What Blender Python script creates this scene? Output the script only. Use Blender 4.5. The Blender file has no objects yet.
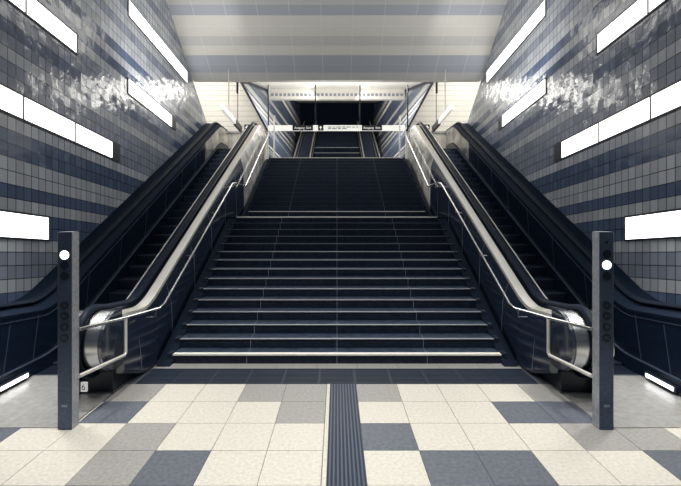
import bpy, bmesh, math, random
from mathutils import Vector
random.seed(4)
C = bpy.context.scene.collection
H, F, PX, PY = 2.36, 425.0, 337.0, 212.5
PI = math.pi

# ------------------------------------------------------------------ materials
def mat(name, col, rough=.5, metal=0., spec=.5, noise=0., nscale=8., bump=0., bscale=20., emit=None, estr=0., coat=0.):
    m = bpy.data.materials.new(name); m.use_nodes = True
    nt = m.node_tree; b = nt.nodes['Principled BSDF']
    b.inputs['Base Color'].default_value = (*col, 1)
    b.inputs['Roughness'].default_value = rough
    b.inputs['Metallic'].default_value = metal
    b.inputs['Specular IOR Level'].default_value = spec
    b.inputs['Coat Weight'].default_value = coat
    if emit:
        b.inputs['Emission Color'].default_value = (*emit, 1)
        b.inputs['Emission Strength'].default_value = estr
    geo = nt.nodes.new('ShaderNodeNewGeometry')
    if noise:
        n = nt.nodes.new('ShaderNodeTexNoise'); n.inputs['Scale'].default_value = nscale
        n.inputs['Detail'].default_value = 6
        nt.links.new(geo.outputs['Position'], n.inputs['Vector'])
        r = nt.nodes.new('ShaderNodeMapRange')
        r.inputs[1].default_value = .3; r.inputs[2].default_value = .7
        r.inputs[3].default_value = 1 - noise; r.inputs[4].default_value = 1 + noise
        nt.links.new(n.outputs['Fac'], r.inputs[0])
        mx = nt.nodes.new('ShaderNodeVectorMath'); mx.operation = 'SCALE'
        mx.inputs[0].default_value = col
        nt.links.new(r.outputs[0], mx.inputs['Scale'])
        nt.links.new(mx.outputs[0], b.inputs['Base Color'])
    if bump:
        n2 = nt.nodes.new('ShaderNodeTexNoise'); n2.inputs['Scale'].default_value = bscale
        n2.inputs['Detail'].default_value = 2
        nt.links.new(geo.outputs['Position'], n2.inputs['Vector'])
        bp = nt.nodes.new('ShaderNodeBump'); bp.inputs['Strength'].default_value = bump
        bp.inputs['Distance'].default_value = .02
        nt.links.new(n2.outputs['Fac'], bp.inputs['Height'])
        nt.links.new(bp.outputs[0], b.inputs['Normal'])
    return m

ROW, Q0, SL, COLW = .2055, 3.258, .105, .167
def tile_mat(name, col):
    """glazed wall tile: grid in (Y, q = Z + SL*Y), per tile tone and tilt"""
    m = bpy.data.materials.new(name); m.use_nodes = True
    nt = m.node_tree; L = nt.links; b = nt.nodes['Principled BSDF']
    def math_(op, a, bb=None, c=None):
        n = nt.nodes.new('ShaderNodeMath'); n.operation = op
        for i, v in enumerate((a, bb, c)):
            if v is None: continue
            if isinstance(v, (int, float)): n.inputs[i].default_value = v
            else: L.new(v, n.inputs[i])
        return n.outputs[0]
    geo = nt.nodes.new('ShaderNodeNewGeometry')
    sp = nt.nodes.new('ShaderNodeSeparateXYZ'); L.new(geo.outputs['Position'], sp.inputs[0])
    q = math_('MULTIPLY_ADD', sp.outputs[1], SL, sp.outputs[2])
    v = math_('DIVIDE', math_('SUBTRACT', q, Q0 - 20 * ROW), ROW)
    u = math_('DIVIDE', math_('ADD', sp.outputs[1], 20.0), COLW)
    fu, fv = math_('FRACT', u), math_('FRACT', v)
    iu, iv = math_('FLOOR', u), math_('FLOOR', v)
    du = math_('MULTIPLY', math_('MINIMUM', fu, math_('SUBTRACT', 1.0, fu)), COLW)
    dv = math_('MULTIPLY', math_('MINIMUM', fv, math_('SUBTRACT', 1.0, fv)), ROW)
    d = math_('MINIMUM', du, dv)
    g = nt.nodes.new('ShaderNodeMapRange'); L.new(d, g.inputs[0])
    g.inputs[1].default_value = .003; g.inputs[2].default_value = .009
    cb = nt.nodes.new('ShaderNodeCombineXYZ'); L.new(iu, cb.inputs[0]); L.new(iv, cb.inputs[1])
    wn = nt.nodes.new('ShaderNodeTexWhiteNoise'); wn.noise_dimensions = '3D'; L.new(cb.outputs[0], wn.inputs['Vector'])
    tone = math_('MULTIPLY_ADD', wn.outputs['Value'], .3, .85)
    sc = nt.nodes.new('ShaderNodeVectorMath'); sc.operation = 'SCALE'; sc.inputs[0].default_value = col
    L.new(tone, sc.inputs['Scale'])
    mx = nt.nodes.new('ShaderNodeMix'); mx.data_type = 'RGBA'
    mx.inputs[6].default_value = (.012, .018, .035, 1)
    L.new(g.outputs[0], mx.inputs[0]); L.new(sc.outputs[0], mx.inputs[7])
    L.new(mx.outputs[2], b.inputs['Base Color'])
    # tilt of each tile plus a wavy glaze
    sub = nt.nodes.new('ShaderNodeVectorMath'); sub.operation = 'SUBTRACT'
    L.new(wn.outputs['Color'], sub.inputs[0]); sub.inputs[1].default_value = (.5, .5, .5)
    s2 = nt.nodes.new('ShaderNodeVectorMath'); s2.operation = 'SCALE'; s2.inputs['Scale'].default_value = .06
    L.new(sub.outputs[0], s2.inputs[0])
    no = nt.nodes.new('ShaderNodeTexNoise'); no.inputs['Scale'].default_value = 5.5; no.inputs['Detail'].default_value = 3
    L.new(geo.outputs['Position'], no.inputs['Vector'])
    bp = nt.nodes.new('ShaderNodeBump'); bp.inputs['Strength'].default_value = .6; bp.inputs['Distance'].default_value = .02
    L.new(no.outputs['Fac'], bp.inputs['Height'])
    ad = nt.nodes.new('ShaderNodeVectorMath'); ad.operation = 'ADD'
    L.new(bp.outputs[0], ad.inputs[0]); L.new(s2.outputs[0], ad.inputs[1])
    nm = nt.nodes.new('ShaderNodeVectorMath'); nm.operation = 'NORMALIZE'; L.new(ad.outputs[0], nm.inputs[0])
    L.new(nm.outputs[0], b.inputs['Normal'])
    b.inputs['Roughness'].default_value = .16
    b.inputs['Specular IOR Level'].default_value = .75
    return m

M = {}
M['wt_l'] = tile_mat('wall tile pale', (.36, .385, .43))
M['wt_m'] = tile_mat('wall tile mid', (.20, .225, .29))
M['wt_d'] = tile_mat('wall tile dark', (.075, .105, .18))
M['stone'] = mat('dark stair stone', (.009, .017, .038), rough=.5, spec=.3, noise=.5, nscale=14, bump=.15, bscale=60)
M['tread'] = mat('worn stair tread', (.035, .052, .09), rough=.5, noise=.5, nscale=10)  # a tone paler than the stone, lower treads only
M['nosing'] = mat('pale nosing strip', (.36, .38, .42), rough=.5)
M['nosing_b'] = mat('bright nosing strip', (.95, .93, .88), rough=.4)
M['clad'] = mat('dark polished cladding', (.010, .019, .042), rough=.2, spec=.8, coat=.3, bump=.02, bscale=1.5)
M['clad'].node_tree.nodes['Principled BSDF'].inputs['IOR'].default_value = 1.9
M['mirror'] = mat('wavy polished steel lining', (.72, .71, .68), rough=.25, metal=.4, noise=.6, nscale=1.9, bump=.6, bscale=2.2)  # pale noisy colour paints the bright reflection streaks
M['joint'] = mat('panel joint steel', (.30, .33, .40), rough=.4, metal=.3)
M['dclad'] = mat('matt dark escalator lining', (.007, .014, .032), rough=.22, spec=.5, bump=.06, bscale=2.5)
M['dtop'] = mat('matt black deck', (.006, .012, .026), rough=.6, spec=.06)
M['steel'] = mat('brushed steel', (.60, .61, .62), rough=.22, metal=1., bump=.03, bscale=4)
M['steel_b'] = mat('bright satin steel', (.86, .84, .80), rough=.34, metal=.65)
M['rubber'] = mat('black handrail rubber', (.005, .010, .022), rough=.45, spec=.08)
M['estep'] = mat('ribbed escalator step', (.028, .042, .075), rough=.4, metal=.5)
M['eedge'] = mat('step edge', (.07, .095, .15), rough=.4, metal=.4)
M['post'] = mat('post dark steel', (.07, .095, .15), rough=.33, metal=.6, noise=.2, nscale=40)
M['post_s'] = mat('post brushed side', (.42, .44, .48), rough=.35, metal=.4, noise=.2, nscale=30)  # lighter tone paints the light reflected by the post sides
M['black'] = mat('black', (.004, .008, .018), rough=.3)
M['symbol'] = mat('faded symbol grey', (.045, .065, .11), rough=.5)
M['lamp_on'] = mat('lit signal lens', (1, 1, 1), emit=(1, 1, 1), estr=3.)
M['strip'] = mat('light strip diffuser', (1, .98, .94), emit=(1, .985, .95), estr=3.2)
M['frame'] = mat('dark frame', (.01, .014, .028), rough=.4)
M['ft_l'] = mat('floor tile cream', (.64, .62, .565), rough=.5, noise=.12, nscale=30, bump=.05, bscale=80)
M['ft_m'] = mat('floor tile grey', (.33, .325, .32), rough=.5, noise=.16, nscale=30, bump=.05, bscale=80)
M['ft_d'] = mat('floor tile slate', (.115, .13, .165), rough=.45, noise=.25, nscale=25, bump=.05, bscale=80)
M['grout'] = mat('grout', (.08, .09, .11), rough=.8)
M['tactile'] = mat('dark tactile paving', (.014, .022, .044), rough=.5, spec=.3, noise=.3, nscale=60)
M['plate'] = mat('steel landing plate', (.50, .50, .50), rough=.33, metal=.45, noise=.15, nscale=12)
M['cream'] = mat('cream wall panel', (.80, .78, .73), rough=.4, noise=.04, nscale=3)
M['seam'] = mat('panel seam', (.40, .40, .40), rough=.6)
M['ceil_l'] = mat('ceiling panel pale', (.68, .67, .64), rough=.6, noise=.05, nscale=40)
M['ceil_m'] = mat('ceiling panel grey', (.56, .56, .56), rough=.6, noise=.05, nscale=40)
M['ceil_d'] = mat('ceiling panel blue grey', (.40, .43, .49), rough=.6, noise=.05, nscale=40)
M['ceil_line'] = mat('ceiling joint light', (.75, .75, .73), rough=.6)
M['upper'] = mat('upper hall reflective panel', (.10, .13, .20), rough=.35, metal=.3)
M['white'] = mat('white sign face', (.9, .9, .88), rough=.5, emit=(1, .99, .95), estr=.45)
M['void'] = mat('dark far wall', (.007, .014, .03), rough=.7, spec=.1)
M['dark'] = mat('dark wall behind', (.05, .065, .10), rough=.6)

# ------------------------------------------------------------------ helpers
def wloc(p):
    v = Vector((0, 0, 0))
    while p: v += p.location; p = p.parent
    return v
def build(name, bm, mats, parent=None, loc=None, smooth=False):
    off = wloc(parent) if parent else Vector((0, 0, 0))
    if loc is None: loc = Vector((0, 0, 0))
    else: loc = Vector(loc)
    for v in bm.verts: v.co -= off + loc
    bmesh.ops.recalc_face_normals(bm, faces=bm.faces)
    me = bpy.data.meshes.new(name); bm.to_mesh(me); bm.free()
    if not isinstance(mats, (list, tuple)): mats = [mats]
    for m in mats: me.materials.append(M[m])
    if smooth:
        for p in me.polygons: p.use_smooth = True
        try: me.set_sharp_from_angle(angle=math.radians(35))
        except Exception: pass
    o = bpy.data.objects.new(name, me); C.objects.link(o)
    o.location = loc
    if parent: o.parent = parent
    return o
def thing(name, label, cat, loc, group=None):
    o = bpy.data.objects.new(name, None); C.objects.link(o); o.location = loc
    o['label'] = label; o['category'] = cat
    if group: o['group'] = group
    return o
def tag(o, label, cat, group=None):
    o['label'] = label; o['category'] = cat
    if group: o['group'] = group
    return o
def struct(name, bm, mats, label=None, parent=None):
    o = build(name, bm, mats, parent)
    if not parent: o['kind'] = 'structure'
    if label: o['label'] = label
    return o
def box(bm, x0, x1, y0, y1, z0, z1, mi=0):
    x0, x1 = sorted((x0, x1)); y0, y1 = sorted((y0, y1)); z0, z1 = sorted((z0, z1))
    v = [bm.verts.new((x, y, z)) for x in (x0, x1) for y in (y0, y1) for z in (z0, z1)]
    for f in ((0, 1, 3, 2), (4, 6, 7, 5), (0, 4, 5, 1), (2, 3, 7, 6), (0, 2, 6, 4), (1, 5, 7, 3)):
        fc = bm.faces.new([v[i] for i in f]); fc.material_index = mi
def poly(bm, pts, mi=0):
    f = bm.faces.new([bm.verts.new(p) for p in pts]); f.material_index = mi; return f
def prism_x(bm, yz, x0, x1, mi=0):
    a = [bm.verts.new((x0, y, z)) for y, z in yz]; b = [bm.verts.new((x1, y, z)) for y, z in yz]
    n = len(yz)
    for f in (a, b[::-1]): bm.faces.new(f).material_index = mi
    for i in range(n):
        bm.faces.new((a[i], b[i], b[(i + 1) % n], a[(i + 1) % n])).material_index = mi
def slab_path(bm, x0, x1, tops, bots, mi=0):
    """strip solid: tops/bots lists of (y,z)"""
    def ring(i): return [bm.verts.new(p) for p in ((x0, *bots[i]), (x1, *bots[i]), (x1, *tops[i]), (x0, *tops[i]))]
    sweep_rings(bm, [ring(i) for i in range(len(tops))], mi)
def sweep_rings(bm, rings, mi=0, cap=True):
    n = len(rings[0])
    for a, b in zip(rings, rings[1:]):
        for k in range(n):
            bm.faces.new((a[k], a[(k + 1) % n], b[(k + 1) % n], b[k])).material_index = mi
    if cap:
        bm.faces.new(rings[0]).material_index = mi; bm.faces.new(rings[-1][::-1]).material_index = mi
def tube(bm, pts, r, n=10, mi=0, flat=1.0):
    """round tube through points; flat squashes the vertical"""
    pts = [Vector(p) for p in pts]; rings = []
    for i, p in enumerate(pts):
        a = pts[max(0, i - 1)]; b = pts[min(len(pts) - 1, i + 1)]
        t = (b - a).normalized()
        ref = Vector((1, 0, 0)) if abs(t.x) < .9 else Vector((0, 0, 1))
        s = (ref - t * ref.dot(t)).normalized(); w = t.cross(s)
        rings.append([bm.verts.new(p + s * (r * math.cos(2 * PI * k / n)) + w * (r * flat * math.sin(2 * PI * k / n))) for k in range(n)])
    sweep_rings(bm, rings, mi)
def disc_y(bm, x, y, z, r, t=.006, n=20, mi=0):
    """short cylinder facing -Y"""
    a = [bm.verts.new((x + r * math.cos(2 * PI * k / n), y - t, z + r * math.sin(2 * PI * k / n))) for k in range(n)]
    b = [bm.verts.new((x + r * math.cos(2 * PI * k / n), y, z + r * math.sin(2 * PI * k / n))) for k in range(n)]
    sweep_rings(bm, [a, b], mi)
def P(x, y, D): return Vector(((x - PX) * D / F, D, H - (y - PY) * D / F))
def text_bm(txt, size, x, y, z, nrm=-1, center=True):
    cu = bpy.data.curves.new('t', 'FONT'); cu.body = txt; cu.size = size
    cu.align_x = 'CENTER' if center else 'LEFT'; cu.align_y = 'CENTER'
    ob = bpy.data.objects.new('t', cu); C.objects.link(ob)
    dg = bpy.context.evaluated_depsgraph_get(); me = bpy.data.meshes.new_from_object(ob.evaluated_get(dg))
    bm = bmesh.new(); bm.from_mesh(me)
    for v in bm.verts: v.co = Vector((x + v.co.x, y, z + v.co.y))
    bpy.data.objects.remove(ob); bpy.data.curves.remove(cu); bpy.data.meshes.remove(me)
    return bm
SIDE = {-1: 'left', 1: 'right'}

# ------------------------------------------------------------------ floor
bm = bmesh.new()
TW, TD = .553, .545
box(bm, -7, 7, -4, 6.7, -.2, -.006, 3)
dl = {  # (side,col,row): tone    row 0 nearest the stairs
 (1,0,0):1,(1,4,0):1,(1,5,0):1,(1,3,1):2,(1,4,1):2,(1,0,2):2,(1,4,2):1,(1,5,2):1,(1,1,3):2,(1,2,3):2,(1,5,3):2,(1,4,3):0,
 (1,0,1):0,(1,3,4):2,(1,4,4):2,(1,2,4):2,(1,6,3):0,(1,5,1):1,
 (-1,0,0):1,(-1,1,0):1,(-1,5,0):2,(-1,0,1):1,(-1,4,1):2,(-1,3,2):1,(-1,6,2):2,(-1,2,3):2,(-1,3,3):1,(-1,2,4):2,(-1,3,4):2,(-1,4,4):2,
 (-1,5,3):0,(-1,4,0):1,(-1,5,4):1}
e = .003
for s in (-1, 1):
    for c in range(13):
        for r in range(0, 18):
            if s > 0: x0 = .262 + c * TW; x1 = x0 + TW
            else: x1 = -.14 - c * TW; x0 = x1 - TW
            y1 = 5.85 - r * TD; y0 = y1 - TD
            if y1 > 4.7:
                if y0 < 4.65: 
                    if abs((x0 + x1) / 2) > 2.93 and min(abs(x0), abs(x1)) < 4.42: y1 = 4.655
                elif min(abs(x0), abs(x1)) > 2.93: continue
                else: x0 = max(x0, -2.93); x1 = min(x1, 2.93)
            t = dl.get((s, c, r))
            if t is None: t = 0 if r < 5 else random.choice((0, 0, 0, 1, 2))
            box(bm, x0 + e, x1 - e, y0 + e, y1 - e, -.006, 0, t)
# narrow pale fillet beside the guiding strip
box(bm, -.135, -.095, -4, 5.85, -.006, 0, 0)
# pale threshold and the dark band before the stairs
for i in range(9):
    x0 = -2.8 + i * .6222; box(bm, x0 + e, x0 + .6222 - e, 6.43, 6.64, -.006, .0, 1)
floor = struct('floor', bm, ['ft_l', 'ft_m', 'ft_d', 'grout'], 'cream, grey and slate stone tile floor at the foot of the stairs')

bm = bmesh.new()
for i in range(11):
    x0 = -2.9 + i * .5273
    x0 = -2.783 + i * .506; box(bm, x0 + e, x0 + .506 - e, 5.85, 6.425, -.006, .001)
    for k in range(12): box(bm, x0 + .02, x0 + .486, 5.87 + k * .046, 5.89 + k * .046, .001, .005)
tag(build('tactile_paving', bm, 'tactile'), 'dark ribbed tactile paving band across the foot of the stairs', 'paving')
bm = bmesh.new()
box(bm, -.09, .255, -4, 5.85, -.006, .001)
for k in range(9):
    x = -.075 + k * .0375
    box(bm, x, x + .016, -4, 5.84, .001, .007, 1)
tag(build('guiding_strip', bm, ['tactile', 'eedge']), 'dark ribbed tactile guiding strip running to the stairs through the cream tiles', 'paving')

# ------------------------------------------------------------------ side walls
W = 4.95
tones = {-1:'l',0:'d',1:'l',2:'l',3:'d',4:'d',5:'l',6:'m',7:'m',8:'m',9:'m',10:'l',11:'m',12:'d',13:'m',14:'m',15:'l',16:'d',17:'l',18:'d',19:'l',20:'l',21:'m',22:'l',23:'l',24:'m',25:'l',
         -2:'d',-3:'d',-4:'l',-5:'m',-6:'m',-7:'l',-8:'d',-9:'d'}
idx = {'l': 0, 'm': 1, 'd': 2}
for s in (-1, 1):
    bm = bmesh.new()
    X = s * W
    for k in range(-18, 44):
        q0, q1 = Q0 + k * ROW, Q0 + (k + 1) * ROW
        ye0, ye1 = (17.337 - q0) / .611, (17.337 - q1) / .611
        mi = idx[tones.get(k, 'l' if k % 4 else 'm')]
        # clip on the floor and the lintel
        ya0 = -4.0
        pts = []
        def zz(q, y): return q - SL * y
        a = [(ya0, zz(q0, ya0)), (min(ye0, 17.5), zz(q0, min(ye0, 17.5))), (min(ye1, 17.5), zz(q1, min(ye1, 17.5))), (ya0, zz(q1, ya0))]
        if max(p[1] for p in a) <= 0: continue
        # Sutherland-Hodgman against z>=0 and z<=10
        def clip(pl, f):
            out = []
            for i in range(len(pl)):
                p, n = pl[i], pl[(i + 1) % len(pl)]
                fp, fn = f(p), f(n)
                if fp >= 0: out.append(p)
                if fp * fn < 0:
                    t = fp / (fp - fn); out.append((p[0] + t * (n[0] - p[0]), p[1] + t * (n[1] - p[1])))
            return out
        a = clip(a, lambda p: p[1]); 
        if len(a) > 2: a = clip(a, lambda p: 9.6 - p[1])
        if len(a) < 3: continue
        prism_x(bm, a, X, X + s * .3, mi)
    struct('wall_' + SIDE[s], bm, ['wt_l', 'wt_m', 'wt_d'], 'glazed tile wall in light and dark stripes, %s of the escalators' % SIDE[s])

# light strips
def strip(s, q0, q1, ya, yb, joints, endblock, label):
    X = s * W; t = .02
    def z(q, y): return q - SL * y
    root = thing('wall_light', label, 'light', (X - s * .005, (ya + yb) / 2, z(q0, (ya + yb) / 2)), 'long recessed light strips on the tiled walls')
    bm = bmesh.new()
    fr = .03
    def quadbox(y0, y1, qa, qb, xo, mi=0):
        prism_x(bm, [(y0, z(qa, y0)), (y1, z(qa, y1)), (y1, z(qb, y1)), (y0, z(qb, y0))], X - s * .001, X - s * xo, mi)
    quadbox(ya - fr, yb + fr, q0 - fr, q0, t); quadbox(ya - fr, yb + fr, q1, q1 + fr, t)
    quadbox(ya - fr, ya, q0, q1, t); quadbox(yb, yb + fr, q0, q1, t)
    for j in joints: quadbox(j - .02, j + .02, q0, q1, t)
    build('frame', bm, 'frame', root)
    ys = [ya] + list(joints) + [yb - (.28 if endblock else 0)]
    for a, b in zip(ys, ys[1:]):
        bm = bmesh.new()
        quadbox(a + .014, b - .014, q0 + .004, q1 - .004, .018)
        build('diffuser', bm, 'strip', root)
    if endblock:
        bm = bmesh.new(); quadbox(yb - .28, yb, q0, q1, .022); o = build('end_block', bm, 'frame', root)
        o['label'] = 'dark unlit end block'
for s in (-1, 1):
    n = SIDE[s]
    strip(s, 6.23, 6.57, 2.76, 8.06, (4.08, 5.41, 6.74), False, 'light strip cut off by the upper %s corner of the photo' % n)
    strip(s, 4.536, 4.888, 2.68, 9.62, (4.01, 5.35, 6.69, 8.01), True, 'longest light strip in the middle of the %s tiled wall, with dark end block' % n)
    strip(s, 2.66, 3.035, 3.9, 7.28, (5.6,), False, 'lowest light strip on the %s wall, behind the signal post' % n)
    strip(s, 6.246, 6.59, 10.07, 12.98, (11.37,), True, 'short light strip with dark end block above the %s escalator' % n)
    strip(s, 8.10, 8.47, 10.08, 14.0, (11.4, 12.68), False, 'highest light strip near the ceiling edge of the %s wall' % n)

# ------------------------------------------------------------------ sloping ceiling
def zc(y): return 8.53 - .716 * (y - 12.3)
bm = bmesh.new()
rt = {0:2, 1:0, 2:0, 3:1, 4:0, 5:2, 6:2, 7:1, -1:1, -2:0, -3:2, -4:1}
# row boundaries in y: 12.42 + .2735 k ; row k spans [k-?]
for k in range(-4, 8):
    y0 = 12.42 + .2735 * k; y1 = y0 + .2735
    if k == 7: y1 = 14.58
    g = .012 if k == 2 else .003
    edges = [-W] + [(-.473 + .946 * j) for j in range(-4, 6)] + [W]
    edges = sorted(set(round(x, 4) for x in edges))
    for a, b in zip(edges, edges[1:]):
        poly(bm, [(a + .006, y0 + g, zc(y0 + g)), (b - .006, y0 + g, zc(y0 + g)), (b - .006, y1 - .002, zc(y1 - .002)), (a + .006, y1 - .002, zc(y1 - .002))], rt.get(k, 0))
ya = 12.42 - 4 * .2735
poly(bm, [(-W, ya, zc(ya) + .004), (W, ya, zc(ya) + .004), (W, 14.58, zc(14.58) + .004), (-W, 14.58, zc(14.58) + .004)], 3)
# flat ceiling over the forecourt and fascia at the low end
zt = zc(ya)
poly(bm, [(-W, -4, zt), (W, -4, zt), (W, ya, zt), (-W, ya, zt)], 1)
struct('ceiling', bm, ['ceil_l', 'ceil_m', 'ceil_d', 'ceil_line'], 'sloping grey panelled ceiling above the stairs')
bm = bmesh.new()
box(bm, -W, W, 14.58, 14.8, 6.9, 7.1); box(bm, -7, 7, 14.8, 17.6, 8.3, 8.4)
box(bm, -7, 7, 14.7, 14.8, 7.1, 8.4)
struct('trim_1', bm, 'cream')
bm = bmesh.new(); box(bm, -7, 7, -4.2, -4, 0, 9.6); struct('wall_back', bm, 'dark')

# ------------------------------------------------------------------ stairs
ZT = 4.5
stairs = thing('staircase', 'wide dark stone staircase of two flights rising between the two escalators', 'stairs', (0, 6.64, 0))
HW = 2.56
def nz(i):  # y of nosing i (1..30)
    return 6.64 + (i - 1) * .3 if i <= 15 else 12.35 + (i - 16) * .3
for i in range(1, 31):
    y0 = nz(i); z = i * .15; big = i in (1, 15, 16, 30)
    y1 = y0 + .3 if i not in (15, 30) else (12.35 if i == 15 else 16.9)
    bm = bmesh.new()
    box(bm, -HW, HW, y0, y1 + .001, z - .15, z - .012, 0)       # riser block
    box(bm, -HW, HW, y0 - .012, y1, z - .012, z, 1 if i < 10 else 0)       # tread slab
    for x in (0, -1.41, 1.41):                        # tile joints
        box(bm, x - .004, x + .004, y0 - .0135, y1, z - .012, z + .0008, 2)
        box(bm, x - .004, x + .004, y0 - .002, y0, z - .15, z - .012, 2)
    st = build('step' if i not in (15,) else 'landing', bm, ['stone', 'tread', 'joint'], stairs)
    bm = bmesh.new()
    big = i in (1, 15, 16, 30)
    box(bm, -HW, HW, y0 - .016, y0 + (.075 if big else .03), z - (.022 if big else .008), z + .0015)
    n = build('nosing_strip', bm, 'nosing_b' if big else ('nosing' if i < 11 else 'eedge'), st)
    if big: n['label'] = 'bright wide nosing strip'
for s in (-1, 1):
    bm = bmesh.new()
    xa, xb = s * HW, s * 2.78
    pr = [(6.50, 0), (6.64, .06), (10.84, 2.2), (10.84, 2.26), (12.35, 2.26), (16.55, 4.42), (16.9, 4.5), (16.9, 0)]
    prism_x(bm, pr, xa, xb)
    for i in range(1, 31):
        y0 = nz(i); z = i * .15
        if i == 15: continue
        prism_x(bm, [(y0 + .02, z - .12), (y0 + .02, z + .0), (y0 + .20, z + .0)], xa + s * .03, xa + s * .10, 1)
    build('stringer', bm, ['void', 'estep'], stairs)

# ------------------------------------------------------------------ escalators
SLP = .505
def make_zr(ya, yb, yt0, yt1, top, slope, yi):
    def f(y):
        if y <= ya: return 0.
        if y < yb: return slope * (y - ya) ** 2 / (2 * (yb - ya))
        if y < yt0: return slope * (y - yi)
        if y < yt1: return top - slope * (yt1 - y) ** 2 / (2 * (yt1 - yt0))
        return top
    return f
zr = make_zr(6.35, 6.95, 15.85, 16.46, 4.8, SLP, 6.65)
DS = [5.4, 5.6, 5.8] + [6.0 + .1 * i for i in range(14)] + [8 + .7 * i for i in range(10)] + [15.0 + .1 * i for i in range(16)] + [17.2]
YE = 17.2
def balustrade(root, s, xin, d, dark):
    """d: direction from escalator centre outward (sign in X). xin: inner face X"""
    def X(o): return xin + d * o
    y0 = -.9 if dark else 0.                     # the outer side reaches further towards the forecourt
    def zt(y): return zr(y) + max(0, .11 * (6.45 - y)) * (1 if y > 5.3 else 1)
    ds = ([4.6, 5.0] if dark else []) + DS
    def yb(y): return max(0, zr(y) - .35) if y < 16 else 4.3
    # inner lining wall
    bm = bmesh.new()
    slab_path(bm, X(.006), X(.05), [(y, zt(y) + .86) for y in ds], [(y, yb(y)) for y in ds])
    for y in [5.75, 6.3, 6.9] + [7.6 + 1.15 * i for i in range(8)]:
        slab_path(bm, X(-.0), X(.006), [(y, zr(y) + .84), (y + .009, zr(y) + .84)], [(y - .12, zr(y - .12) + .22), (y - .111, zr(y - .11) + .22)], 1)
    slab_path(bm, X(-.001), X(.006), [(y, zt(y) + .80) for y in ds], [(y, zt(y) + .79) for y in ds], 1)
    build('balustrade_panel', bm, ['dclad', 'eedge', 'mirror'], root)
    bm = bmesh.new()
    slab_path(bm, X(.001), X(.0055), [(y, zr(y) + .84) for y in ds if y > 14.2], [(y, zr(y) + .26) for y in ds if y > 14.2])  # thin sheet carrying the painted reflections
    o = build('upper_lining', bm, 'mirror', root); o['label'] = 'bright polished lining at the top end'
    bm = bmesh.new()
    slab_path(bm, X(-.03), X(0), [(y, zr(y) + .2) for y in ds], [(y, max(0, zr(y) - .3) if y < 16 else 4.4) for y in ds])
    slab_path(bm, X(-.034), X(-.0), [(y, zr(y) + .215) for y in ds], [(y, zr(y) + .2) for y in ds], 1)
    build('skirt', bm, ['dclad', 'eedge'], root)
    # deck: narrow bright inner trim, dark channel, pale outer ledge
    def band(name, sec, m, yy=None):
        bm = bmesh.new(); rings = []
        for y in (yy or ds): rings.append([bm.verts.new((X(o), y, zt(y) + h)) for o, h in sec])
        sweep_rings(bm, rings); return build(name, bm, m, root)
    if dark:
        band('deck', ((0, .86), (0, .89), (.10, .93), (.30, .98), (.52, 1.0), (.52, .60), (.05, .60)), 'dtop')
    else:
        band('deck', ((.0, .86), (.0, .885), (.03, .895), (.035, .86)), 'steel_b')
        band('channel', ((.035, .86), (.04, .90), (.30, .90), (.30, .86)), 'dtop')
        band('side_ledge', ((.30, .86), (.30, .925), (.44, .905), (.45, .86)), 'steel_b')
    band('handrail_guide', ((.12, .88), (.12, .935), (.135, .935), (.135, .88)), 'joint' if not dark else 'dclad')
    # outer cladding
    cy, cz, Rn = 5.56 + y0, .70, .385
    if not dark:
        bm = bmesh.new(); rings = []
        ys = [y for y in DS if y > 5.5]
        for y in ys:
            lo = max(0, .24 * (6.25 - y) / .65)
            rings.append([bm.verts.new((X(o), y, z)) for o, z in ((.38, lo), (.38, zt(y) + .88), (.44, zt(y) + .88), (.54, zt(y) + .55), (.58, lo + .05), (.55, lo))])
        sweep_rings(bm, rings)
        for y in [6.1 + 1.17 * i for i in range(10)]:
            poly(bm, [(X(.584), y - .006, .1), (X(.544), y - .006, zr(y) + .55), (X(.443), y - .004, zr(y) + .88), (X(.443), y + .004, zr(y) + .88), (X(.544), y + .006, zr(y) + .55), (X(.584), y + .006, .1)], 1)
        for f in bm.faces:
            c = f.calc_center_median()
            if f.material_index == 0 and c.y > 12.9 and len(f.verts) == 4: f.material_index = 2  # upper cladding takes the painted reflection streaks
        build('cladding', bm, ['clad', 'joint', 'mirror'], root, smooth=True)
    arc = [(cy - Rn * math.sin(a), cz + Rn * math.cos(a)) for a in [PI * k / 16 for k in range(17)]]
    pr = arc + [(5.70 + y0, .30), (5.70 + y0, 1.05)]
    bm = bmesh.new(); prism_x(bm, pr, X(.0), X(.46))
    nw = build('newel', bm, 'steel', root, smooth=True)
    bm = bmesh.new(); prism_x(bm, [(a + (.012 if a < 5.6 + y0 else 0), c) for a, c in pr], X(.46), X(.50)); build('newel_side', bm, 'clad', nw)
    R2 = .43
    pts = [(5.8 + y0, .22)] + [(cy - R2 * math.sin(a), .69 + R2 * math.cos(a)) for a in [PI - PI * k / 16 for k in range(17)]] + [(y, zt(y) + 1.0) for y in ds if y > cy + .05]
    bm = bmesh.new(); tube(bm, [(X(.215), y, z) for y, z in pts], .062, 12, flat=.65)
    build('handrail', bm, 'rubber', root, smooth=True)
    bm = bmesh.new(); box(bm, X(.02), X(.45), 5.55 + y0, 6.3, 0, .285)
    box(bm, X(.0), X(.47), 5.53 + y0, 6.3, 0, .03, 1)
    bmesh.ops.bevel(bm, geom=bm.edges[:], offset=.006, segments=1, affect='EDGES')
    return build('base_box', bm, ['black', 'clad'], root)

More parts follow.
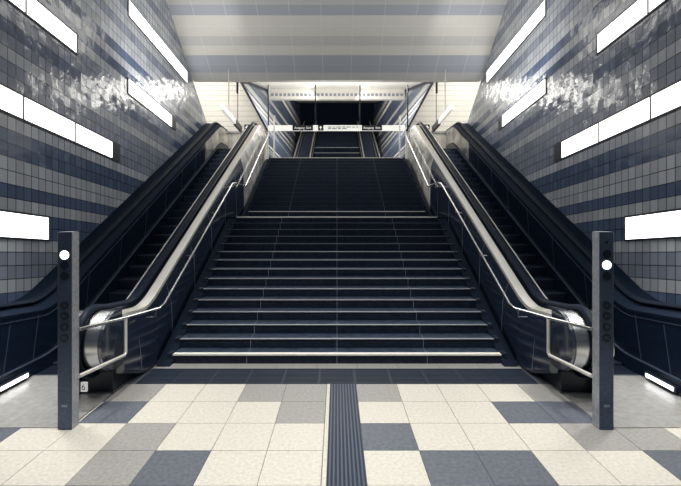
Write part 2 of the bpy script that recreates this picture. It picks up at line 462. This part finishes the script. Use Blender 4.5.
for s in (-1, 1):
    cx = s * 3.90
    root = thing('escalator', 'long dark escalator rising along the %s tiled wall beside the main stairs' % SIDE[s], 'escalator', (cx, 5.4, 0), 'escalators flanking the main stairs')
    bb = balustrade(root, s, s * 3.38, -s, False)
    balustrade(root, s, s * 4.42, s, True)
    # steps
    y = 6.15; zprev = 0
    i = 0
    while y < 16.6:
        z = zr(y + .1); bm = bmesh.new()
        box(bm, s * 3.42, s * 4.38, y, y + .4, z - .24, z)
        for k in range(24):
            xx = 3.43 + k * .0396
            box(bm, s * xx, s * (xx + .016), y, y + .4, z, z + .008)
        box(bm, s * 3.42, s * 4.38, y - .004, y + .02, z - .015, z + .009, 1)
        build('step', bm, ['estep', 'eedge'], root)
        y += .4
    # landing plate + comb
    bm = bmesh.new(); box(bm, s * 3.05, s * 4.42, 4.66, 6.15, -.006, .004); box(bm, s * 2.94, s * 3.05, 4.76, 6.15, -.006, .004)
    for i in range(36):
        for j in range(36):
            x = 2.97 + i * .041; yy = 4.69 + j * .041
            if yy > 6.1 or (x < 3.08 and yy < 4.79) or (x < 3.5 and yy > 5.5) or x > 4.38: continue
            v = [(s * (x + a), yy + b) for a, b in ((.013, 0), (0, .013), (-.013, 0), (0, -.013))]
            t = bm.verts.new((s * x, yy, .0065)); vs = [bm.verts.new((a, b, .004)) for a, b in v]
            for k in range(4): bm.faces.new((vs[k], vs[(k + 1) % 4], t))
    build('landing_plate', bm, 'plate', root)
    # skirt lamp at floor level on the outer balustrade
    bm = bmesh.new(); box(bm, s * 4.34, s * 4.388, 5.45, 6.0, .04, .12)
    lp = build('skirt_lamp', bm, 'frame', root)
    bm = bmesh.new(); box(bm, s * 4.332, s * 4.34, 5.48, 5.97, .055, .105)
    o = build('lamp_tube', bm, 'lamp_on', lp); o['label'] = 'lit white tube'
    if s < 0:
        bm = bmesh.new(); box(bm, -3.335, -3.255, 5.524, 5.55, .03, .15)
        pl = build('number_plate', bm, 'white', bb)
        t = text_bm('6', .12, -3.295, 5.522, .09)
        build('number', t, 'black', pl)

# ------------------------------------------------------------------ stair handrails on the cladding
for s in (-1, 1):
    X = 2.68
    main = [(2.765, 5.56, .98), (2.68, 6.40, .915), (2.68, 6.60, .94), (X, 10.9, 3.10), (X, 11.25, 3.14), (X, 12.45, 3.14), (X, 16.5, 5.34), (X, 16.7, 5.40), (X, 17.0, 5.40)]
    r = thing('handrail', 'slim steel stair handrail on the %s side of the stairs, looped at its foot' % SIDE[s], 'handrail', (s * X, 6.5, 0), 'stair handrails')
    bm = bmesh.new()
    tube(bm, [(s * a, b, c) for a, b, c in [(2.852 if s < 0 else 2.822, 4.70, 1.07)] + main], .02, 10)
    build('rail', bm, 'steel', r, smooth=True)
    bm = bmesh.new()
    tube(bm, [(s * 2.765, 5.56, .97), (s * 2.765, 5.56, .53), (s * 2.768, 5.53, .50), (s * (2.852 if s < 0 else 2.822), 4.70, .55)], .022, 10)
    build('rail_loop', bm, 'steel_b', r, smooth=True)
    for y in (6.3, 8.0, 9.6, 11.1, 12.6, 14.4, 16.4):
        z = .90 if y < 6.5 else (.93 + (y - 6.6) * .5047 if y < 10.9 else (3.14 if y < 12.46 else 3.14 + (y - 12.45) * .543))
        x = 2.68 if y > 6.4 else 2.69
        bm = bmesh.new(); tube(bm, [(s * x, y, z), (s * x, y, z - .09), (s * 2.82, y, z - .09)], .012, 6)
        build('bracket', bm, 'steel', r, smooth=True)

# ------------------------------------------------------------------ signal posts
for s, cx, zl in ((-1, -2.955, 0), (1, 2.925, 1)):
    top = 2.15; y0, y1 = 4.61, 4.745
    r = thing('signal_post', 'tall square steel post with round signal lenses before the %s escalator' % SIDE[s], 'post', (cx, 4.68, 0), 'signal posts at the escalators')
    bm = bmesh.new()
    w = .078
    box(bm, cx - w, cx + w, y0, y1, 0, top)
    bmesh.ops.bevel(bm, geom=bm.edges[:], offset=.005, segments=1, affect='EDGES')
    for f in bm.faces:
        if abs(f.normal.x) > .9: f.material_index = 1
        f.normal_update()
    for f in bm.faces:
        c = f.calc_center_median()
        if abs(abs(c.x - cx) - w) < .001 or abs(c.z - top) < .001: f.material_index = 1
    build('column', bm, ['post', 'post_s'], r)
    bm = bmesh.new(); box(bm, cx + s * w, cx + s * (w + .022), 4.66, 4.73, top - .17, top - .01); build('sensor_box', bm, 'black', r)
    def py(y): return H - (y - PY) * 4.61 / F
    def lens(y, rad, m, lab=None):
        bm = bmesh.new(); disc_y(bm, cx, y0, py(y), rad, .006); o = build('lens', bm, m, r)
        if lab: o['label'] = lab
        return o
    if s < 0: ys = [(255, 'lamp_on'), (265.5, 'black'), (276, 'black')]
    else: ys = [(254, 'black'), (265, 'lamp_on'), (276, 'black')]
    if s > 0:
        bm = bmesh.new(); disc_y(bm, cx, y0, py(242), .018, .005); build('keyhole', bm, 'black', r)
    for y, m in ys: lens(y, .048, m, 'lit white signal lens' if m == 'lamp_on' else 'dark unlit lens')
    for k, y in enumerate((305.5, 316, 327, 338)):
        o = lens(y, .047, 'black', 'dark round pictogram disc')
        bm = bmesh.new(); z = py(y); yy = y0 - .0065
        def bar(ax, az, bx, bz, t=.006):
            a = Vector((cx + ax, yy, z + az)); b = Vector((cx + bx, yy, z + bz)); d = (b - a).normalized(); n_ = Vector((-d.z, 0, d.x)) * t
            poly(bm, [a + n_, b + n_, b - n_, a - n_])
        if k == 0: bar(0, -.012, 0, .012); bar(-.01, 0, .01, 0)
        elif k == 1: bar(-.02, 0, .018, 0); bar(-.02, 0, -.006, .014); bar(-.02, 0, -.006, -.014)
        elif k == 2: bar(0, -.025, 0, .025); bar(0, .025, -.014, .008); bar(0, .025, .014, .008); bar(-.02, -.004, .02, -.004)
        else: bar(-.025, .02, .025, -.02); bar(-.02, -.02, .015, .02); bar(-.028, 0, -.01, .024)
        build('pictogram', bm, 'symbol', o)
    bm = bmesh.new()
    z = py(406)
    for a, b in ((-.028, -.012), (-.006, .008), (.014, .028)):
        box(bm, cx + a, cx + b, y0 - .003, y0, z - .012, z + .012)
    build('number_tag', bm, 'joint', r)

# ------------------------------------------------------------------ upper hall
bm = bmesh.new()
box(bm, -7, 7, 16.9, 17.5, 4.3, 4.5); box(bm, -2.9, 2.9, 17.5, 27.6, 4.3, 4.5)
for s in (-1, 1): box(bm, s * 5.0, s * 7, 14.0, 17.5, 4.3, 4.5)
struct('floor_upper', bm, 'ft_m')['label'] = 'upper concourse floor at the head of the stairs'
YB = 17.5
for s in (-1, 1):
    bm = bmesh.new()
    pl = [(2.84, 4.5), (7, 4.5), (7, 8.4), (4.28, 8.4), (2.84, 5.76)]
    prismpts = [(s * x, z) for x, z in pl]
    a = [bm.verts.new((x, YB, z)) for x, z in prismpts]; b = [bm.verts.new((x, YB + .1, z)) for x, z in prismpts]
    sweep_rings(bm, [a, b])
    k = 0
    z = 5.9
    while z < 8.3:                                     # horizontal panel seams
        xi = 2.84 + max(0, z - 5.76) * .545 + .12
        box(bm, s * xi, s * 7, YB - .004, YB, z, z + .014, 1); z += .21
    box(bm, s * 2.95, s * 7, YB - .06, YB, 5.62, 5.70, 1)
    for x in [3.0 + .22 * i for i in range(18)]: box(bm, s * x, s * (x + .012), YB - .005, YB, 4.5, 5.6, 1)
    struct('wall_far_' + SIDE[s], bm, ['cream', 'seam'], 'bright cream panelled wall behind the head of the %s escalator' % SIDE[s])
    # dark sloping frame of the opening
    bm = bmesh.new()
    f = [(2.80, 5.70), (3.92, 7.76), (4.02, 7.76), (2.88, 5.70)]
    a = [bm.verts.new((s * x, YB - .08, z)) for x, z in f]; b = [bm.verts.new((s * x, YB, z)) for x, z in f]
    sweep_rings(bm, [a, b])
    struct('trim_%d' % (3 if s < 0 else 4), bm, 'frame')
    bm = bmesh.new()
    # rising inner wall, reflected light stripes painted as pale bands
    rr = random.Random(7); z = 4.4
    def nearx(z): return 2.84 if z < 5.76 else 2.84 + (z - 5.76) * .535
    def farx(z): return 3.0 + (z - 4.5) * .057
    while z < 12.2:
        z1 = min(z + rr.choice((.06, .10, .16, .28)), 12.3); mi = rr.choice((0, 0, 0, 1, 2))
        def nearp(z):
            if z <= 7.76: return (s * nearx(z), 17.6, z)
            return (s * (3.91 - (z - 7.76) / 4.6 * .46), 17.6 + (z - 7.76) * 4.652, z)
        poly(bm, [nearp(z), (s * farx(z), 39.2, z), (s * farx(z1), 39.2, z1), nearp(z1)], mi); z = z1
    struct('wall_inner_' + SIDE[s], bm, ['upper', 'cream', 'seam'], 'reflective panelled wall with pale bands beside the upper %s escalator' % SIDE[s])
    bm = bmesh.new(); box(bm, s * 7, s * 7.1, 14.0, 17.6, 4.3, 8.4); struct('wall_outer_' + SIDE[s], bm, 'cream')
    bm = bmesh.new(); tube(bm, [(s * 3.91, 17.45, 7.76), (s * 3.46, 38.9, 12.3)], .05, 6); struct('trim_%d' % (5 if s < 0 else 6), bm, 'frame')
bm = bmesh.new()
box(bm, -4, 4, YB, YB + .12, 7.86, 8.4)
poly(bm, [(-3.95, 17.6, 7.9), (3.95, 17.6, 7.9), (3.5, 39.3, 12.5), (-3.5, 39.3, 12.5)])
struct('ceiling_upper', bm, 'cream', 'bright cream soffit rising over the upper stairs')
bm = bmesh.new(); box(bm, -4, 4, 39.3, 39.5, 4, 13); struct('wall_end', bm, 'void', 'dark far end wall above the upper stairs')  # flat dark sheet in place of the unlit depth
# slotted beam
r = thing('slotted_beam', 'pale beam with a row of small slots across the upper hall ceiling', 'beam', (0, 23, 8.6))
bm = bmesh.new(); box(bm, -3.66, 3.66, 23, 23.3, 8.5, 9.05); build('beam', bm, 'cream', r)
for i in range(32):
    x = -3.5 + i * .2258
    bm = bmesh.new(); box(bm, x - .07, x + .07, 22.985, 23.0, 8.66, 8.80); build('slot', bm, 'joint', r)
# upper stairs and escalators
def zr2(y): return max(0, min(.48 * (y - 27.5), 5.04))
r = thing('staircase', 'narrow dark upper staircase in the distance between two small escalators', 'stairs', (0, 27.5, 4.5))
for i in range(34):
    y = 27.5 + i * .3125; z = 4.5 + (i + 1) * .15
    bm = bmesh.new(); box(bm, -1.72, 1.72, y, y + (.3125 if i < 33 else 1.0), z - .15, z); st = build('step', bm, 'void', r)
    bm = bmesh.new(); big = i in (11, 15, 19); box(bm, -1.72, 1.72, y - .01, y + .04, z - (.055 if big else .008), z + .004); build('nosing_strip', bm, 'nosing' if big else 'estep', st)
for s in (-1, 1):
    r = thing('escalator', 'small distant escalator on the %s side of the upper stairs' % SIDE[s], 'escalator', (s * 2.35, 27.5, 4.5), 'escalators beside the upper stairs')
    ys = [25.5, 27.5, 30, 34, 38]
    for xa in (1.80, 2.88):
        bm = bmesh.new(); slab_path(bm, s * xa, s * (xa + .08), [(y, 4.5 + zr2(y) + .9) for y in ys], [(y, 4.4 + zr2(y) - .1) for y in ys])
        slab_path(bm, s * (xa - .02), s * (xa + .1), [(y, 4.5 + zr2(y) + .35) for y in ys], [(y, 4.5 + zr2(y) + .22) for y in ys], 1)
        b = build('balustrade', bm, ['clad', 'steel_b'], r)
        bm = bmesh.new(); tube(bm, [(s * (xa + .04), y, 4.5 + zr2(y) + .97) for y in ys], .05, 8, flat=.7); build('handrail', bm, 'steel_b', r)
    i = 0; y = 27.5
    while y < 38:
        bm = bmesh.new(); z = 4.5 + zr2(y) + .12; box(bm, s * 1.9, s * 2.86, y, y + .42, z - .2, z); build('step', bm, 'estep', r); y += .42

# hanging direction sign across the head of the stairs
D = 17.2
zt, zb = H + (PY - 125.2) * D / F, H + (PY - 130.6) * D / F
def sx(x): return (x - PX) * D / F
r = thing('direction_sign', 'long narrow white direction sign hanging across the head of the stairs', 'sign', (0, D, zb))
bm = bmesh.new(); box(bm, sx(268), sx(405), D, D + .08, zb, zt); build('sign_board', bm, 'white', r)
for x0, x1 in ((292.5, 313), (361.8, 382)):
    bm = bmesh.new(); box(bm, sx(x0), sx(x1), D - .008, D, zb, zt); p = build('exit_panel', bm, 'black', r); p['label'] = 'black panel with white lettering'
    t = text_bm('Ausgang  Exit', .125, sx((x0 + x1) / 2), D - .012, (zt + zb) / 2); build('lettering', t, 'white', p)
bm = bmesh.new(); box(bm, sx(318), sx(323.5), D - .008, D, zb, zt); p = build('arrow_panel', bm, 'black', r)
bm = bmesh.new(); x = sx(320.7); zm = (zt + zb) / 2
poly(bm, [(x - .015, D - .012, zm - .07), (x + .015, D - .012, zm - .07), (x + .015, D - .012, zm + .01), (x - .015, D - .012, zm + .01)])
poly(bm, [(x - .06, D - .012, zm + .005), (x + .06, D - .012, zm + .005), (x, D - .012, zm + .075)])
build('arrow', bm, 'white', p)
bm = bmesh.new()
for row, (zz, wds) in enumerate(((zm + .035, (.16, .09, .22, .12, .2, .14, .1)), (zm - .035, (.12, .2, .15, .18)))):
    x = sx(328)
    for w_ in wds: box(bm, x, x + w_, D - .004, D, zz - .017, zz + .017); x += w_ + .035
build('small_lettering', bm, 'symbol', r)
for x in (268, 315.3, 360, 408):
    bm = bmesh.new(); zu = H + (PY - 84) * D / F
    box(bm, sx(x) - .025, sx(x) + .025, D + .08, D + .12, zb, zu); build('hanger_rod', bm, 'black', r)
# sloping side signs
for s in (-1, 1):
    def mx(x): return PX + s * abs(PX - x)
    a = P(mx(221.8), 104, 13.4); b = P(mx(241), 127, 16.0)
    r = thing('hanging_sign', 'white lightbox sign with dark end hanging above the head of the %s escalator' % SIDE[s], 'sign', a, 'side signs over the escalators')
    def seg(t0, t1, name, m, g=.0, h=.17):
        p, q = a.lerp(b, t0), a.lerp(b, t1); bm = bmesh.new()
        ring = lambda c: [bm.verts.new(c + Vector(v)) for v in ((-.04, 0, -h), (.04, 0, -h), (.04, 0, .02), (-.04, 0, .02))]
        sweep_rings(bm, [ring(p), ring(q)]); return build(name, bm, m, r)
    seg(0, .62, 'lit_panel', 'white'); o = seg(.621, 1, 'dark_panel', 'black', h=.2); o['label'] = 'dark end of the sign'
    bm = bmesh.new(); c = a.lerp(b, .32); tube(bm, [c, (c.x, c.y, zc(c.y))], .022, 6); build('hanger_rod', bm, 'steel_b', r)
    bm = bmesh.new(); c2 = a.lerp(b, .8); tube(bm, [c2, (c2.x, c2.y, 8.3)], .012, 6)
    box(bm, c2.x - .04, c2.x + .04, c2.y - .04, c2.y + .04, 6.7, 7.2)
    build('hanger_rod', bm, 'black', r)
    c = P(mx(247), 127.2, 17.3)
    bm = bmesh.new(); box(bm, c.x - .11, c.x + .11, c.y, c.y + .03, c.z - .11, c.z + .11)
    o = build('exit_symbol_sign', bm, 'black', loc=c); tag(o, 'small black square sign with white cross shape near the %s frame' % SIDE[s], 'sign', 'small square signs')
    bm = bmesh.new(); box(bm, c.x - .02, c.x + .02, c.y - .005, c.y, c.z - .07, c.z + .07); box(bm, c.x - .07, c.x + .07, c.y - .005, c.y, c.z - .02, c.z + .02)
    build('cross', bm, 'white', o)
    # slim bollard-like white pole at the stair head
    bm = bmesh.new(); xx = (mx(274) - PX) * 17.0 / F; tube(bm, [(xx, 17.05, 4.5), (xx, 17.05, 6.25)], .035, 10)
    o = build('steel_pole', bm, 'steel_b', loc=(xx, 17.05, 4.5), smooth=True); tag(o, 'slim pale steel pole at the head of the stairs, %s side' % SIDE[s], 'pole', 'poles at the stair head')

# ------------------------------------------------------------------ lights
def area(name, loc, rot, sx_, sy_, e, col=(1, .97, .9), spread=None):
    l = bpy.data.lights.new(name, 'AREA'); l.shape = 'RECTANGLE'; l.size = sx_; l.size_y = sy_; l.energy = e; l.color = col
    if spread: l.spread = spread
    o = bpy.data.objects.new(name, l); C.objects.link(o); o.location = loc; o.rotation_euler = rot; return o
area('upper_hall_light', (0, 19.5, 8.0), (0, 0, 0), 5.5, 1.8, 300)
area('upper_hall_light_up', (0, 19.5, 5.4), (PI, 0, 0), 4.0, 2.0, 180)
for s in (-1, 1):
    area('concourse_light', (s * 5.4, 16.0, 8.2), (0, 0, 0), 2.4, 1.6, 62)
    area('cove_light', (s * 5.6, 15.6, 6.2), (math.radians(90), 0, 0), 2.4, .5, 16)
    area('forecourt_light', (s * 1.7, 3.6, 8.9), (0, 0, 0), 1.0, 3.5, 112, spread=math.radians(80))
    area('escalator_foot_light', (s * 4.0, 5.5, 4.0), (0, 0, 0), .5, .3, 22, spread=math.radians(70))  # added lamp in mid-air to brighten the landing plate
area('stair_light', (0, 9.0, 8.6), (math.radians(15), 0, 0), 4, .6, 110)
for s in (-1, 1):
    area('ceiling_wash', (s * 4.2, 10.5, 5.2), (math.radians(155), 0, 0), .5, 2, 45)  # added uplight, no fixture there, lifts the ceiling edges
    area('wall_wash', (s * 2.6, 11.0, 7.4), (0, math.radians(-75 * s), 0), 1.0, 3.0, 26)  # added fill aimed outward to lighten the tiled wall
    area('inner_wall_light', (s * .9, 24, 8.4), (0, math.radians(-50 * s), 0), 1.5, 8, 130)  # added fill for the upper inner walls, no visible source
area('upper_soffit_light', (0, 29.5, 8.0), (math.radians(170), 0, 0), 4, 5, 160)  # added uplight so the rising soffit is not left dark
w = bpy.data.worlds.new('World'); bpy.context.scene.world = w; w.use_nodes = True
w.node_tree.nodes['Background'].inputs[0].default_value = (.35, .45, .75, 1)
w.node_tree.nodes['Background'].inputs[1].default_value = .12

# ------------------------------------------------------------------ camera
cd = bpy.data.cameras.new('Camera'); cam = bpy.data.objects.new('Camera', cd); C.objects.link(cam)
cam.location = (0, 0, H); cam.rotation_euler = (PI / 2, 0, 0)
cd.sensor_width = 36; cd.lens = F / 681 * 36
cd.shift_x = 3.5 / 681; cd.shift_y = -30.5 / 681
cd.clip_start = .05; cd.clip_end = 200
bpy.context.scene.camera = cam
sc = bpy.context.scene
sc.view_settings.view_transform = 'Standard'; sc.view_settings.look = 'None'
sc.view_settings.exposure = 0; sc.view_settings.gamma = 1
